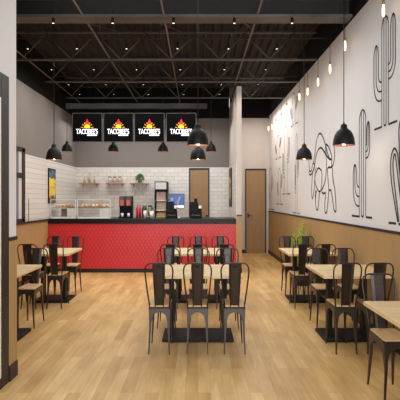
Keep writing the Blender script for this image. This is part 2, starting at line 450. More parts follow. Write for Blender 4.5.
MB().box(-.11, .003, .985, 1.01, .09, 2.3).box(-.11, .003, -1.01, -.985, .09, 2.3).build('bright_glass_strip', M['metal_white'], d1)  # pale strips added for the bright edge of the glass

# the brown doors
def brown_door(name, label, x0, x1, y, z, hx, side):
    d = thing(name, label, 'door', ((x0+x1)/2, y, 0)); d['kind'] = 'structure'
    w = (x1-x0)/2; t = .03
    MB().box(-w, -w+t, -.03, 0, 0, z).box(w-t, w, -.03, 0, 0, z).box(-w+t, w-t, -.03, 0, z-.045, z).build('door_frame', M['trim_black'], d)
    MB().box(-w+t, w-t, -.018, 0, 0, z-.045).build('door_leaf', M['door'], d)
    hm = MB().box(hx-.02, hx+.02, -.03, -.018, .98, 1.1)
    hm.tube([(hx, -.03, 1.04), (hx, -.075, 1.04), (hx+.09*side, -.075, 1.04)], .011)
    hm.build('door_handle', M['trim_black'], d)
brown_door('door_2', 'brown wooden door at the end of the hall', 1.305, 1.887, YH, 2.34, -.21, 1)
brown_door('door_3', 'brown wooden door in the kitchen wall behind the counter', -.227, .287, YK-.012, 2.28, .19, -1)

# ------------------------------------------------------------------ roof steel
g = thing('roof_girder', 'dark steel girder crossing the ceiling in front of the roof trusses', 'girder', (0, 6.2, 3.8))
MB().box(XL+.1, XR-.02, -.012, .012, .015, .5).build('web', M['girder'], g)
MB().box(XL+.1, XR-.02, -.14, .09, 0, .035).build('bottom_flange', M['flange'], g)
MB().box(XL+.1, XR-.02, -.07, .07, .26, .275).build('stiffener', M['steel'], g)
def truss(y, label):
    t = thing('roof_truss', label, 'truss', (0, y, 3.8), 0, 'steel roof trusses under the deck')
    MB().box(XL+.05, XR-.01, -.03, .03, -.01, .01).build('bottom_chord', M['steel'], t)
    MB().box(XL+.05, XR-.01, -.03, .03, .44, .457).build('top_chord', M['steel'], t)
    x = -.05-.82*3
    while x < XR+.3:
        for sx in (-.41, .41):
            xa, xb = x, x+sx
            if min(xa, xb) > XL+.05 and max(xa, xb) < XR-.01:
                MB().tube([(xa, 0, .44), (xb, 0, .01)], .013, 6).build('web_bar', M['steel'], t)
        if XL+.1 < x < XR-.1:
            MB().tube([(x+.41*.0+.16, .02, .44), (x+.16, .02, .01)], .005, 5).build('hanger_rod', M['girder'], t)
        x += .82
    return t
truss(7.94, 'dark steel roof truss nearest to the girder, largest of three')
truss(9.44, 'dark steel roof truss in the middle of three, second behind the girder')
truss(10.93, 'dark steel roof truss farthest back, just above the menu screens beam')
def conduit(x, y0, y1, z, r, label):
    tag(MB().tube([(x, y0, z), (x, y1, z)], r, 8).build('conduit', M['pipe']), label, 'pipe', 'conduits running back along the ceiling')
conduit(-2.85, 5.0, 11.9, 3.83, .012, 'thin conduit along the ceiling beside the left wall, leftmost of four')
conduit(-1.46, 3.0, 11.6, 3.83, .013, 'thin conduit along the ceiling second from the left, ending over second screen gap')
conduit(-.434, 3.0, 11.6, 3.83, .012, 'thin conduit along the ceiling above the third and fourth screens')
conduit(.75, 3.0, 9.74, 3.83, .013, 'thin conduit along the ceiling ending at the partition wall top')
for (xa, xb, lab) in ((-1.62, -1.28, 'left'), (-.6, -.28, 'middle'), (.58, .92, 'right')):
    b = thing('bridging_brace', 'crossed steel bridging bars between girder and first truss, '+lab+' of three', 'brace', ((xa+xb)/2, 7.0, 3.85), 0, 'crossed bridging bars')
    h = (xb-xa)/2
    MB().tube([(-h, -.7, 0), (h, .9, .4)], .009, 6).build('bar', M['steel'], b)
    MB().tube([(h, -.7, .0), (-h, .9, .4)], .009, 6).build('bar', M['steel'], b)

# ceiling spotlights
def spotlight():
    t = thing('spotlight', 'x', 'spotlight')
    MB().lathe([(0, .16), (.004, .16), (.004, .07), (.018, .066), (.02, .055), (.02, 0), (.017, 0), (.017, .01), (0, .01)], n=12).build('lamp_body', M['lamp'], t)
    MB().lathe([(0, .008), (.015, .008), (.015, .004), (0, .004)], n=14).build('lens', M['spot_lens'], t)
    return t
sp0 = spotlight(); first = True
rows = [(6.07, 'front row under the girder'), (7.25, 'second row from the girder'), (8.42, 'middle row'), (9.52, 'fourth row, above the counter front'), (10.42, 'rearmost row above the counter')]
cols = [(-2.57, 'leftmost'), (-1.83, 'second from the left'), (-1.08, 'third from the left'), (-.31, 'fourth from the left'), (.46, 'fifth from the left'), (1.19, 'rightmost')]
for y, rn in rows:
    for x, cn in cols:
        lab = 'small lit ceiling spotlight in the '+rn+', '+cn
        zz = 3.72 if y < 6.5 else 3.765
        if first:
            sp0.location = (x, y, zz); sp0['label'] = lab; sp0['group'] = 'ceiling spotlights'; o = sp0; first = False
        else: o = dup(sp0, (x, y, zz), 0, lab, 'ceiling spotlights')
        l = bpy.data.lights.new('spot_beam', 'SPOT'); l.energy = SPOT_W; l.spot_size = math.radians(160); l.spot_blend = 1
        l.shadow_soft_size = .06; l.color = (1, .97, .93)
        lo = bpy.data.objects.new('spot_beam', l); lo.location = (x, y, zz-.01); COL.objects.link(lo)
# carriers for the spotlight rows that hang between trusses
for y, rn in rows[1:]:
    tag(MB().box(XL+.05, XR-.02, y-.01, y+.01, 3.92, 3.935).build('lighting_rail', M['girder']), 'thin black lighting rail of the '+rn, 'rail', 'black lighting rails')

# ------------------------------------------------------------------ pendant lamps
def pendant(name, s, zrim, zb=.05):
    t = thing(name, 'x', 'lamp')
    k = s/.25; kz = .25/.25
    outer = [(.125, 0), (.125, .02), (.119, .075), (.104, .125), (.08, .165), (.05, .19), (.04, .2), (.037, .235), (.03, .245), (.012, .25), (.008, .275)]
    MB().lathe([(r*k, z*k) for r, z in outer]+[(0, .275*k)], n=28).build('shade', M['lamp'], t)
    inner = [(.125, 0), (.12, .003), (.114, .073), (.099, .121), (.076, .16), (.045, .185), (0, .188)]
    MB().lathe([(r*k, z*k) for r, z in inner], n=28).build('lining', M['copper'], t)
    bl = MB(); bl.blob((0, 0, zb*k), .036*k, .036*k, .046*k, 14, 9); bl.tube([(0, 0, .08*k), (0, 0, .18*k)], .016*k); bl.build('bulb', M['bulb'], t)
    MB().tube([(0, 0, .27*k), (0, 0, 4.3-zrim)], .0045, 6).build('cord', M['lamp'], t)
    return t
def lamp_light(x, y, z, w):
    l = bpy.data.lights.new('pendant_glow', 'POINT'); l.energy = w; l.color = (1, .86, .7); l.shadow_soft_size = .04
    o = bpy.data.objects.new('pendant_glow', l); o.location = (x, y, z-.03); COL.objects.link(o)
P0 = pendant('pendant_lamp', .232, 2.08)
spots = [(0, 5.2, 'black dome pendant lamp over the front centre table, overlapping the rightmost screen'),
 (0, 7.1, 'black dome pendant lamp over the rear centre table, below the front one'),
 (1.58, 5.2, 'large black dome pendant lamp hanging in front of the mural at right'),
 (1.57, 7.1, 'smaller black dome pendant lamp in front of the line drawn animal on the mural'),
 (-2.13, 7.1, 'black dome pendant lamp over the left table, nearest to the left wall window')]
for i, (x, y, lab) in enumerate(spots):
    if i == 0: P0.location = (x, y, 2.08); P0['label'] = lab; P0['group'] = 'dining pendant lamps'
    else: dup(P0, (x, y, 2.08), 0, lab, 'dining pendant lamps')
    lamp_light(x, y, 2.08, PEND_W)
Q0 = pendant('counter_pendant_lamp', .22, 2.5, .085)
cspots = [(-2.77, 'small black dome pendant over the counter at far left, left of the screens'), (-1.79, 'small black dome pendant hanging below the second menu screen'),
 (-.74, 'small black dome pendant hanging below the gap of third and fourth screens'), (.275, 'small black dome pendant over the counter beside the partition, right of the screens')]
for i, (x, lab) in enumerate(cspots):
    if i == 0: Q0.location = (x, 10.15, 2.5); Q0['label'] = lab; Q0['group'] = 'counter pendant lamps'
    else: dup(Q0, (x, 10.15, 2.5), 0, lab, 'counter pendant lamps')
    lamp_light(x, 10.15, 2.5, PEND_W*.5)

# bare bulbs along the mural
def bare_bulb():
    t = thing('filament_bulb', 'x', 'bulb')
    MB().lathe([(0, 0), (.009, .006), (.014, .03), (.014, .08), (.01, .12), (.007, .13), (0, .13)], n=12).build('bulb', M['edison'], t)
    MB().lathe([(0, .17), (.011, .17), (.014, .16), (.014, .125), (0, .125)], n=12).build('socket', M['brass'], t)
    return t
order = ['first', 'second', 'third', 'fourth', 'fifth', 'sixth', 'seventh', 'eighth', 'ninth', 'tenth', 'eleventh']
for i, (px, py) in enumerate([(383.4, 12), (345, 47), (330, 70), (318, 83), (307.6, 92.4), (299.4, 97.6), (286.8, 109), (281.4, 119), (276, 124.4), (272, 127.4), (268.5, 129)]):
    x = 1.85; y = 480*x/(px-198); z = 1.5+(199-py)*y/480-.05
    lab = 'bare glowing filament bulb on a cord along the mural wall, '+order[i]+' from the front' if i else 'bare glowing filament bulb above the large upper cactus, nearest of the wall row'
    t = bare_bulb(); t.location = (x, y, z); t['label'] = lab; t['group'] = 'bare bulbs along the mural wall'
    MB().tube([(0, 0, .16), (0, 0, ZD+.05-z)], .003, 5).build('cord', M['frame'], t)

# ------------------------------------------------------------------ mural (line paint on the right wall)
def W(px, py):
    d = 480*XR/(px-198); return (d, 1.5+(199-py)*d/480)
XM = XR-.003
def smooth(pts, n=6):
    out = []
    for i in range(len(pts)-1):
        p0 = pts[max(i-1, 0)]; p1 = pts[i]; p2 = pts[i+1]; p3 = pts[min(i+2, len(pts)-1)]
        for k in range(n):
            t = k/n
            out.append(tuple(.5*((2*p1[a])+(-p0[a]+p2[a])*t+(2*p0[a]-5*p1[a]+4*p2[a]-p3[a])*t*t+(-p0[a]+3*p1[a]-3*p2[a]+p3[a])*t**3) for a in (0, 1)))
    out.append(tuple(pts[-1])); return out
def ribbon(mb, pts, w):
    """flat painted stroke of width w along points (y, z) on the wall"""
    L = []; R = []
    for i, p in enumerate(pts):
        a = pts[max(i-1, 0)]; b = pts[min(i+1, len(pts)-1)]
        t = Vector((b[0]-a[0], b[1]-a[1])); 
        if t.length < 1e-6: t = Vector((0, 1))
        t.normalize(); nx, nz = -t.y*w/2, t.x*w/2
        L.append((XM, p[0]+nx, p[1]+nz)); R.append((XM, p[0]-nx, p[1]-nz))
    n = len(pts)
    mb.add(L+R, [(i, i+1, n+i+1, n+i) for i in range(n-1)])
def cactus(label, ya, yb, z0, z1, arms, gr, w=.02, nl=3, m='ink'):
    """ya > yb: far and near edges of the trunk; arms: (y_out, y_in, z_top, z_low, z_high, lines)"""
    mb = MB(); yc = (ya+yb)/2; hw = (ya-yb)/2
    for i in range(nl):
        u = -1+2*i/(nl-1)
        zz = z1-hw*1.2*abs(u)**2
        ribbon(mb, [(yc+u*hw, z0+.01), (yc+u*hw, zz)], w*.8)
    ribbon(mb, [(yc+hw*math.cos(a), z1-hw*1.2+hw*1.2*math.sin(a)) for a in [PI*k/10 for k in range(11)]], w)
    for (yo, yi, zt, zl, zh, n) in arms:
        edge = ya if yo > ya else yb
        for i in range(n):
            u = i/(n-1)
            y = yo+(yi-yo)*u; z = zl+(zh-zl)*u; r = abs(y-edge)*.75; sg = 1 if y > edge else -1
            c = [(edge, z)]
            for k in range(7):
                a = PI/2*k/6
                c.append((y-sg*r+sg*r*math.sin(a), z+r*(1-math.cos(a))*1.3))
            c.append((y, zt-abs(yo-yi)*1.1*(2*abs(u-.5))**2))
            ribbon(mb, c, w)
        h = abs(yo-yi)/2; ym = (yo+yi)/2
        ribbon(mb, [(ym+h*math.cos(a), zt-h*2.2+h*2.2*math.sin(a)) for a in [PI*k/10 for k in range(11)]], w*1.1)
    if gr:
        ribbon(mb, [(yc+gr[0], z0), (yc+hw*.9, z0)], max(w*1.2, .022)); ribbon(mb, [(yc-hw*1.0, z0), (yc-gr[1], z0)], max(w*1.2, .022))
        ribbon(mb, [(yc+hw*.3, z0+.004), (yc-hw*.3, z0+.004)], w*1.2)
    tag(mb.build('mural_cactus', M[m], fix=False), label, 'mural drawing', 'cacti drawn on the mural wall')
cactus('large black line cactus drawn at top right of the mural under a bare bulb', 5.139, 4.961, 2.272, 3.42,
       [(5.37, 5.235, 3.19, 2.56, 2.757, 3), (4.785, 4.90, 3.37, 2.74, 2.89, 3)], (.31, .31), .019, 4)
cactus('black line cactus drawn beside the large pendant lamp, standing on the panelling rail', 5.855, 5.63, 1.287, 2.566,
       [(6.085, 5.955, 1.93, 1.414, 1.647, 3), (5.50, 5.60, 2.393, 1.98, 2.13, 3)], (.4, .32), .021, 4)
mb = MB()
for pts in ([(398, 222), (395, 204), (392, 184), (390.8, 168), (391.5, 156), (394.5, 148.5), (397.5, 153), (399.5, 168), (402, 190)],
            [(399, 222), (396.5, 200), (394.2, 180), (393.2, 165), (394, 156), (395.5, 155), (397, 166), (399, 184), (401, 200)],
            [(401, 222), (401, 200), (399.6, 150), (399.2, 130), (401, 120), (404, 122), (405, 150), (405.5, 222)],
            [(388.8, 222.8), (396.4, 223.6)], [(398.6, 224), (408, 225)]):
    ribbon(mb, smooth([W(*p) for p in pts]), .024)
tag(mb.build('mural_cactus', M['ink'], fix=False), 'black line mural cactus with leaning arm, cut by the picture edge', 'mural drawing', 'cacti drawn on the mural wall')
mb = MB()
c1 = lambda q: [(305+x/8.9, 128+y/8.9) for x, y in q]
c2 = lambda q: [(305+x/8.9, 170+y/8.9) for x, y in q]
for q in (c1([(75,310),(88,240),(98,150),(115,75),(135,48),(155,70),(178,130),(200,215),(215,262),(232,280),(240,266),(225,200),(205,158),(186,148),(184,180),(190,220)]),
          c1([(78,380),(88,330),(95,270),(110,215),(130,180),(150,178),(172,212),(190,250),(193,330),(190,375)])+c2([(180,100),(150,182)]),
          c1([(150,178),(180,220),(205,262),(228,282)]), c1([(258,150),(265,210),(262,280),(250,330),(230,350),(208,352),(200,380)])+c2([(202,20),(208,110),(214,188)]),
          c1([(238,280),(240,345)]), c1([(35,280),(38,340),(45,385),(60,375),(70,320),(80,315),(85,340),(70,395)])+c2([(66,60),(60,180),(66,255),(82,180),(88,90),(95,0)]),
          c2([(40,0),(40,38),(55,40),(75,5)]),
          c1([(100,400),(115,362),(130,360),(148,385)])+c2([(152,60),(150,130),(140,186),(120,184),(96,130),(88,60),(95,0),(100,-20)]),
          c2([(105,185),(95,250),(100,340),(115,350),(124,280),(130,195)]), c2([(150,195),(165,210),(185,208),(178,300),(180,375),(195,372),(205,290),(215,190),(235,188),(250,290),(262,360),(278,355),(270,200),(262,140),(250,80),(245,0),(240,-40)]),
          c2([(98,180),(92,220),(98,290)])):
    ribbon(mb, smooth([W(*p) for p in q]), .03)
tag(mb.build('mural_animal', M['ink'], fix=False), 'large animal drawn in black line on the mural between the two right lamps', 'mural drawing')
far = [('tall narrow line cactus with a wide ground stroke, left of the smaller right lamp', 284.6, 287.4, 126, 194, 282.8, 290, 'ink'),
       ('small line cactus low on the mural, second from the hall corner', 278.6, 280.6, 168, 204, 276.8, 282.8, 'ink'),
       ('tall thin line cactus on the mural reaching down to the panelling rail', 296, 297.4, 134, 213, 293, 300, 'ink_soft'),
       ('small upper line cactus on mural near the hall end bulbs', 277, 279.4, 135, 159, 275.8, 281.2, 'ink'),
       ('upper line cactus on the mural beside the thin lamp cord', 292.6, 295.4, 93, 126, 291, 298, 'ink'),
       ('line cactus drawn nearest to the hall corner of the mural', 269.8, 271.4, 168, 209, 269, 274, 'ink')]
for lab, xa, xb, pt, pb, ga, gb, mm in far:
    ya, zb = W(xa, pb); yb, _ = W(xb, pb); _, zt = W((xa+xb)/2, pt); w = ya-yb; H = zt-zb; yc = (ya+yb)/2
    cactus(lab, ya, yb, zb, zt, [(ya+w*.75, ya+w*.35, zb+H*.62, zb+H*.25, zb+H*.36, 3), (yb-w*.75, yb-w*.35, zb+H*.8, zb+H*.45, zb+H*.55, 3)],
           (W(ga, pb)[0]-yc, yc-W(gb, pb)[0]), .016, 2, mm)

# ------------------------------------------------------------------ tables and chairs
def table(name, w, label, loc, d=.82, two=True):
    t = thing(name, label, 'table', loc, 0, 'wooden topped dining tables')
    tp = MB().box(-w/2, w/2, -d/2, d/2, .703, .735); tp.build('tabletop', M['tabletop'], t, bevel=.004)
    bw = w/2-.075
    MB().box(-bw, bw, -.18, .26, 0, .035).build('base_plate', M['base'], t, bevel=.004)
    for sx in (-1, 1):
        MB().box(sx*(bw-.09)-.026, sx*(bw-.09)+.026, -.045, .045, .035, .685).build('column', M['base'], t)
    MB().box(-bw+.05, bw-.05, -.25, .25, .685, .703).build('support_plate', M['base'], t)
    return t
table('dining_table', .9, 'long pale wood table nearest the camera in the centre, six chairs round it', (0, 5.2, 0))
table('dining_table', .9, 'pale wood table in the centre closest to the red counter', (0, 7.1, 0))
table('dining_table', .7, 'pale wood table cut off by the right edge of the picture', (1.59, 3.19, 0))
table('dining_table', .7, 'pale wood table against the right panelling, middle of three', (1.605, 5.2, 0))
table('dining_table', .68, 'pale wood table against the right panelling farthest back, beside the green plant', (1.605, 7.1, 0))
table('dining_table', .68, 'pale wood table at left, partly hidden by the entrance wall', (-2.16, 5.2, 0))
table('dining_table', .64, 'pale wood table at left standing close to the red counter', (-2.13, 7.1, 0))

def chair():
    t = thing('dining_chair', 'x', 'chair')
    def seat_poly(i): return [(-.104+i,-.155+i*.4),(-.094+i,-.17+i),(.094-i,-.17+i),(.104-i,-.155+i*.4),(.112-i,.15-i*.4),(.1-i,.172-i),(-.1+i,.172-i),(-.112+i,.15-i*.4)]
    MB().prism(seat_poly(0), .434, .452, 'XY').build('seat_pan', M['chair'], t, bevel=.004)
    MB().prism(seat_poly(.005), .452, .464, 'XY').build('seat', M['seat'], t, bevel=.004)
    # pressed metal apron with an arch between the legs on every side
    ap = MB()
    def arch(w, top, n=9):
        pts = [(-w, top), (-w, .25), (-w+.012, .25)]
        for k in range(n+1):
            a = PI-PI*k/n; pts.append((math.cos(a)*(w-.03), .335+.064*math.sin(a)))
        pts += [(w-.012, .25), (w, .25), (w, top)]
        return pts
    def side(poly, place):
        N = len(poly); vs = [place(u, z, 0) for u, z in poly]+[place(u, z, 1) for u, z in poly]
        fs = []
        half = N//2
        # strips between the top edge and the arch, so that the concave outline fills cleanly
        for lay in (0, 1):
            base = lay*N
            for i in range(1, N-2):
                ti = [poly[i][0], poly[i+1][0]]
                a = len(vs); vs.append(place(ti[0], poly[0][1], lay)); vs.append(place(ti[1], poly[0][1], lay))
                fs.append((base+i, base+i+1, a+1, a))
        for i in range(N):
            j = (i+1) % N; fs.append((i, j, N+j, N+i))
        ap.add(vs, fs)
    top = .437
    side(arch(.1, top), lambda u, z, l: (u*(1+(top-z)*-.15), -.163+l*.008-(top-z)*.1, z))
    side(arch(.104, top), lambda u, z, l: (u*(1+(top-z)*-.15), .158+l*.008-(top-z)*-.0, z))
    side(arch(.155, top), lambda u, z, l: (-.106+l*.008+(top-z)*.03, u, z))
    side(arch(.155, top), lambda u, z, l: (.098+l*.008-(top-z)*.03, u, z))
    ap.build('apron', M['chair'], t)
    for sx in (-1, 1):
        for ytop, yft, xf in ((-.148, -.195, .1), (.148, .165, .104)):
            a = .0155; b = .006; xt = .087
            bot = [(sx*xf-b, yft-b, 0), (sx*xf+b, yft-b, 0), (sx*xf+b, yft+b, 0), (sx*xf-b, yft+b, 0)]
            mid = [(sx*(xt+.002)-a*.62, ytop*.6+yft*.4-a*.7, .25), (sx*(xt+.002)+a*.62, ytop*.6+yft*.4-a*.7, .25), (sx*(xt+.002)+a*.62, ytop*.6+yft*.4+a*.7, .25), (sx*(xt+.002)-a*.62, ytop*.8+yft*.2+a*.62, .25)]
            tp = [(sx*xt-a, ytop-a, .437), (sx*xt+a, ytop-a, .437), (sx*xt+a, ytop+a, .437), (sx*xt-a, ytop+a, .437)]
            MB().hexa(bot, mid).hexa(mid, tp).build('leg', M['chair'], t)
    def yb(z): return -.16-.085*((z-.45)/.435)
    # bent tube hoop
    L = [(-.092, .44), (-.104, .52), (-.118, .63), (-.129, .74), (-.134, .80), (-.131, .835), (-.12, .862), (-.1, .879), (-.075, .885), (-.03, .886)]
    hp = [(x, yb(z)+.004, z) for x, z in L]+[(-x, yb(z)+.004, z) for x, z in reversed(L)]
    MB().tube(hp, .0075, 8).build('back_frame', M['chair'], t)
    # splat with a pressed raised panel
    sp = MB()
    def q(x, z, o): return (x, yb(z)+o, z)
    rowsz = [(.44, .045), (.55, .049), (.7, .055), (.82, .06), (.884, .061)]
    vs = []; fs = []
    for z, h in rowsz:
        vs += [q(-h, z, -.004), q(-h*.62, z, .006), q(h*.62, z, .006), q(h, z, -.004), q(h, z, -.008), q(h*.62, z, .001), q(-h*.62, z, .001), q(-h, z, -.008)]
    for i in range(len(rowsz)-1):
        for k in range(8):
            k2 = (k+1) % 8; fs.append((i*8+k, i*8+k2, i*8+8+k2, i*8+8+k))
    fs += [tuple(range(8))[::-1], tuple(range(32, 40))]
    sp.add(vs, fs); sp.build('backrest', M['chair'], t)
    pn = MB()
    pts = [(-.026, .5), (-.031, .77), (-.022, .81), (.022, .81), (.031, .77), (.026, .5)]
    pn.tube([q(x, z, .007) for x, z in pts], .004, 6, closed=True)
    pn.build('pressed_rib', M['chair'], t)
    MB().tube([q(-.018, .852, -.002), q(.018, .852, -.002)], .006, 6).build('hand_slot', M['base'], t)
    return t
C0 = chair(); cfirst = True
def put(x, y, rz, lab, grp):
    global cfirst
    if cfirst:
        C0.location = (x, y, 0); C0.rotation_euler = (0, 0, rz); C0['label'] = lab; C0['group'] = grp; cfirst = False
    else: dup(C0, (x, y, 0), rz, lab, grp)
for y, tn, grp in ((5.2, 'front centre table', 'chairs round the front centre table'), (7.1, 'rear centre table', 'chairs round the rear centre table')):
    for x, s in ((-.375, 'left'), (-.005, 'middle'), (.355, 'right')):
        put(x, y-.37, 0, 'dark metal chair backing the camera at the '+tn+', '+s+' of three', grp)
        put(x+(.01), y+.52, PI, 'dark metal chair facing the camera across the '+tn+', '+s+' of three', grp)
G = 'chairs along the right wall'
put(1.475, 3.69, PI, 'dark metal chair facing the camera at the table cut by the right edge', G)
put(1.435, 4.83, 0, 'dark metal chair backing the camera at middle right table, nearer the aisle', G)
put(1.74, 4.83, 0, 'dark metal chair backing the camera at middle right table, against the panelling', G)
put(1.48, 5.72, PI, 'dark metal chair facing the camera at middle right table, nearer the aisle', G)
put(1.80, 5.72, PI, 'dark metal chair facing the camera at middle right table, against the panelling', G)
put(1.42, 6.73, 0, 'dark metal chair backing the camera at rear right table in front of the plant', G)
put(1.73, 6.73, 0, 'dark metal chair backing the camera at rear right table, against the panelling', G)
put(1.46, 7.62, PI, 'dark metal chair facing the camera at rear right table, left of the plant', G)
put(1.76, 7.62, PI, 'dark metal chair facing the camera at rear right table, behind the plant leaves', G)
G = 'chairs along the left wall'
put(-2.0, 5.72, PI, 'dark metal chair facing the camera next to the entrance wall at left', G)
put(-1.96, 6.73, 0, 'dark metal chair backing the camera at rear left table, aisle side', G)
put(-2.31, 6.73, 0, 'dark metal chair backing the camera at rear left table, wall side', G)
put(-2.0, 7.62, PI, 'dark metal chair facing the camera in front of the red counter at left, aisle side', G)
put(-2.33, 7.62, PI, 'dark metal chair facing the camera in front of the red counter at left, wall side', G)

# floor plant behind the rear right table
t = thing('potted_fern', 'bright green leafy plant on the floor behind the rear right table', 'plant', (1.8, 8.35, 0))
MB().lathe([(0, 0), (.09, 0), (.115, .26), (.12, .28), (.105, .28), (.1, .24), (0, .24)], n=20).build('pot', M['pot'], t)
lf = MB()
for i in range(170):
    a = random.uniform(0, 2*PI); ln = random.uniform(.3, .92); sp = random.uniform(.08, .34)
    pts = []
    for k in range(7):
        u = k/6; pts.append(Vector((math.cos(a)*sp*(u**1.2)*(.34 if math.cos(a) > 0 else .62), math.sin(a)*sp*(u**1.4), .24+ln*(u-.28*u*u*(1 if sp > .15 else .2)))))
    sd = Vector((-math.sin(a), math.cos(a), 0)); wmax = random.uniform(.018, .03)
    vs = []; fs = []
    for k, p in enumerate(pts):
        w = wmax*math.sin(PI*min(1, (k+.6)/6.6)); vs += [p-sd*w, p+Vector((0, 0, .006)), p+sd*w]
    for k in range(6):
        b = k*3; fs += [(b, b+1, b+4, b+3), (b+1, b+2, b+5, b+4)]
    lf.add(vs, fs, True)
    for k in range(2, 7):
        for sg in (-1, 1):
            p = pts[k]-Vector((0, 0, random.uniform(0, .04))); e = p+sd*sg*random.uniform(.03, .055)+Vector((0, random.uniform(-.02, .02), random.uniform(0, .04)))
            c = (p+e)/2
            lf.add([p, c+Vector((0, 0, .015)), e, c-Vector((0, 0, .015))], [(0, 1, 2, 3)])
lf.build('leaves', M['fern'], t, fix=False)

# ------------------------------------------------------------------ counter
YC = YP
t = thing('service_counter', 'long counter with red patterned tile front across the back of the room', 'counter', (0, 0, 0))
MB().box(XL+.002, .78, YC, 10.5, .085, 1.0).build('front_panel', M['red'], t)
MB().box(XL+.002, .78, YC+.05, 10.5, 0, .085).build('plinth', M['trim_black'], t)
tag(MB().box(XL+.015, .775, YC-.03, 10.62, 1.0, 1.1).build('worktop', M['stone'], bevel=.006), 'black stone worktop running along the red counter', 'worktop')
ZC = 1.1
# glass screen on the left panelling
t = thing('glass_screen', 'low clear glass screen with thin post on the left panelling rail', 'screen', (XL+.035, 9.14, 1.098))
MB().box(-.004, .004, -.56, .55, 0, .37).build('pane', M['glass'], t)
MB().box(-.005, .005, -.57, -.56, 0, .4).build('post', M['grey_tin'], t)

# display cases
def case(x0, x1, label, wx0, wx1):
    xc = (x0+x1)/2; w = (x1-x0)/2
    t = thing('display_case', label, 'display case', (xc, 10.1, ZC), 0, 'glass food display cases')
    MB().box(-w, w, -.25, .25, 0, .035).build('base', M['metal_white'], t)
    MB().box(-w, w, -.25, -.242, .035, .38).build('front_glass', M['case_glass'], t)
    MB().box(-w, -w+.008, -.242, .25, .035, .38).build('side_glass', M['case_glass'], t)
    MB().box(w-.008, w, -.242, .25, .035, .38).build('side_glass', M['case_glass'], t)
    MB().box(-w, w, -.25, .25, .38, .392).build('top_panel', M['case_glass'], t)
    fr = MB()
    for sx in (-1, 1):
        fr.box(sx*w-.006, sx*w+.006, -.258, -.246, .035, .392)
    fr.box(-w, w, -.256, -.246, .384, .394)
    fr.build('frame', M['metal_white'], t)
    MB().box(-w+.01, w-.01, -.2, .2, .212, .222).build('shelf', M['chrome'], t)
    MB().box(wx0-xc, wx1-xc, -.235, -.225, .04, .205).build('price_panel', M['metal_white'], t)
    return t
case(-3.02, -2.51, 'glass display case of baked goods at the left end of the counter', -2.69, -2.53)
case(-2.47, -1.80, 'glass display case of baked goods second from the left on the counter', -2.02, -1.83)
def roll(x, y, z, dark, lab, grp):
    m = MB(); m.blob((0, 0, .034), .036, .07, .037, 12, 8, .03)
    tag(m.build('bread_roll', M['bread_dark' if dark else 'bread']), lab, 'bread', grp).location = (x, y, z)
nth = ['first', 'second', 'third', 'fourth', 'fifth', 'sixth', 'seventh', 'eighth']
for i in range(6): roll(-2.93+.072*i, 10.0, ZC+.222, i in (3, 4), 'baked roll on the shelf of the leftmost display case, '+nth[i]+' from the left', 'rolls in the leftmost display case')
for i in range(8): roll(-2.40+.074*i, 10.0, ZC+.222, i in (2, 5), 'baked roll on the shelf of the second display case, '+nth[i]+' from the left', 'rolls in the second display case')
t = thing('paper_bag', 'brown paper bag inside the leftmost display case', 'bag', (-2.78, 10.0, ZC+.035))
MB().hexa([(-.06, -.04, 0), (.06, -.04, 0), (.06, .04, 0), (-.06, .04, 0)], [(-.064, -.012, .15), (.064, -.012, .15), (.064, .012, .15), (-.064, .012, .15)]).build('bag_body', M['bag'], t)
MB().box(-.063, .063, -.016, .016, .148, .165).build('folded_top', M['bag'], t)

# twin drinks dispenser
t = thing('drinks_dispenser', 'black twin drinks dispenser with glowing red tanks on the counter', 'dispenser', (-1.515, 10.1, ZC))
MB().box(-.135, .135, -.02, .16, 0, .46).build('body', M['frame'], t, bevel=.006)
MB().box(-.135, .135, -.14, -.02, 0, .03).build('drip_tray', M['frame'], t)
for sx in (-.066, .066):
    hd = MB().box(sx-.058, sx+.058, -.13, -.02, .25, .455).build('dispenser_head', M['dark_plastic'], t, bevel=.005)
    MB().box(sx-.038, sx+.038, -.137, -.129, .265, .385).build('tank_window', M['juice'], hd)
    MB().box(sx-.03, sx+.03, -.137, -.129, .4, .435).build('badge', M['grey_frame'], hd)
    sm = MB(); sm.tube([(sx, -.09, .25), (sx, -.09, .2)], .02, 10); sm.box(sx-.014, sx+.014, -.12, -.1, .13, .21); sm.build('tap', M['frame'], t)
    cp = MB().lathe([(0, .03), (.024, .03), (.03, .105), (.026, .105), (.022, .036), (0, .036)], sx, -.08, 0, 14).build('cup', M['paper'], t)

def bottle(x, y, z, h, r, m, lab, grp, cap):
    t = thing('sauce_bottle', lab, 'bottle', (x, y, z), 0, grp)
    MB().lathe([(0, 0), (r, 0), (r, h*.66), (r*.8, h*.76), (r*.4, h*.82), (0, h*.82)], n=14).build('body', m, t)
    MB().lathe([(0, h), (r*.22, h), (r*.42, h*.82), (0, h*.8)], n=12).build('cap', cap, t)
bottle(-1.27, 10.05, ZC, .29, .026, M['red_plastic'], 'red bottle on the counter, left one of the red pair', 'red bottles on the counter', M['red_plastic'])
bottle(-1.212, 10.05, ZC, .29, .026, M['red_plastic'], 'red bottle on the counter, right one of the red pair', 'red bottles on the counter', M['red_plastic'])
bottle(-1.155, 10.12, ZC, .28, .027, M['dark_plastic'], 'dark bottle just right of the red bottles', 'dark bottles on the counter', M['dark_plastic'])
bottle(-1.098, 10.12, ZC, .28, .027, M['dark_plastic'], 'dark bottle second to the right of the red bottles', 'dark bottles on the counter', M['dark_plastic'])
t = thing('storage_tin', 'grey tin standing behind the white plant pot on the counter', 'tin', (-1.02, 10.16, ZC))
MB().lathe([(0, 0), (.036, 0), (.036, .24), (0, .24)], n=16).build('body', M['grey_tin'], t)
MB().lathe([(0, .27), (.03, .27), (.039, .26), (.039, .235), (0, .235)], n=16).build('lid', M['dark_plastic'], t)
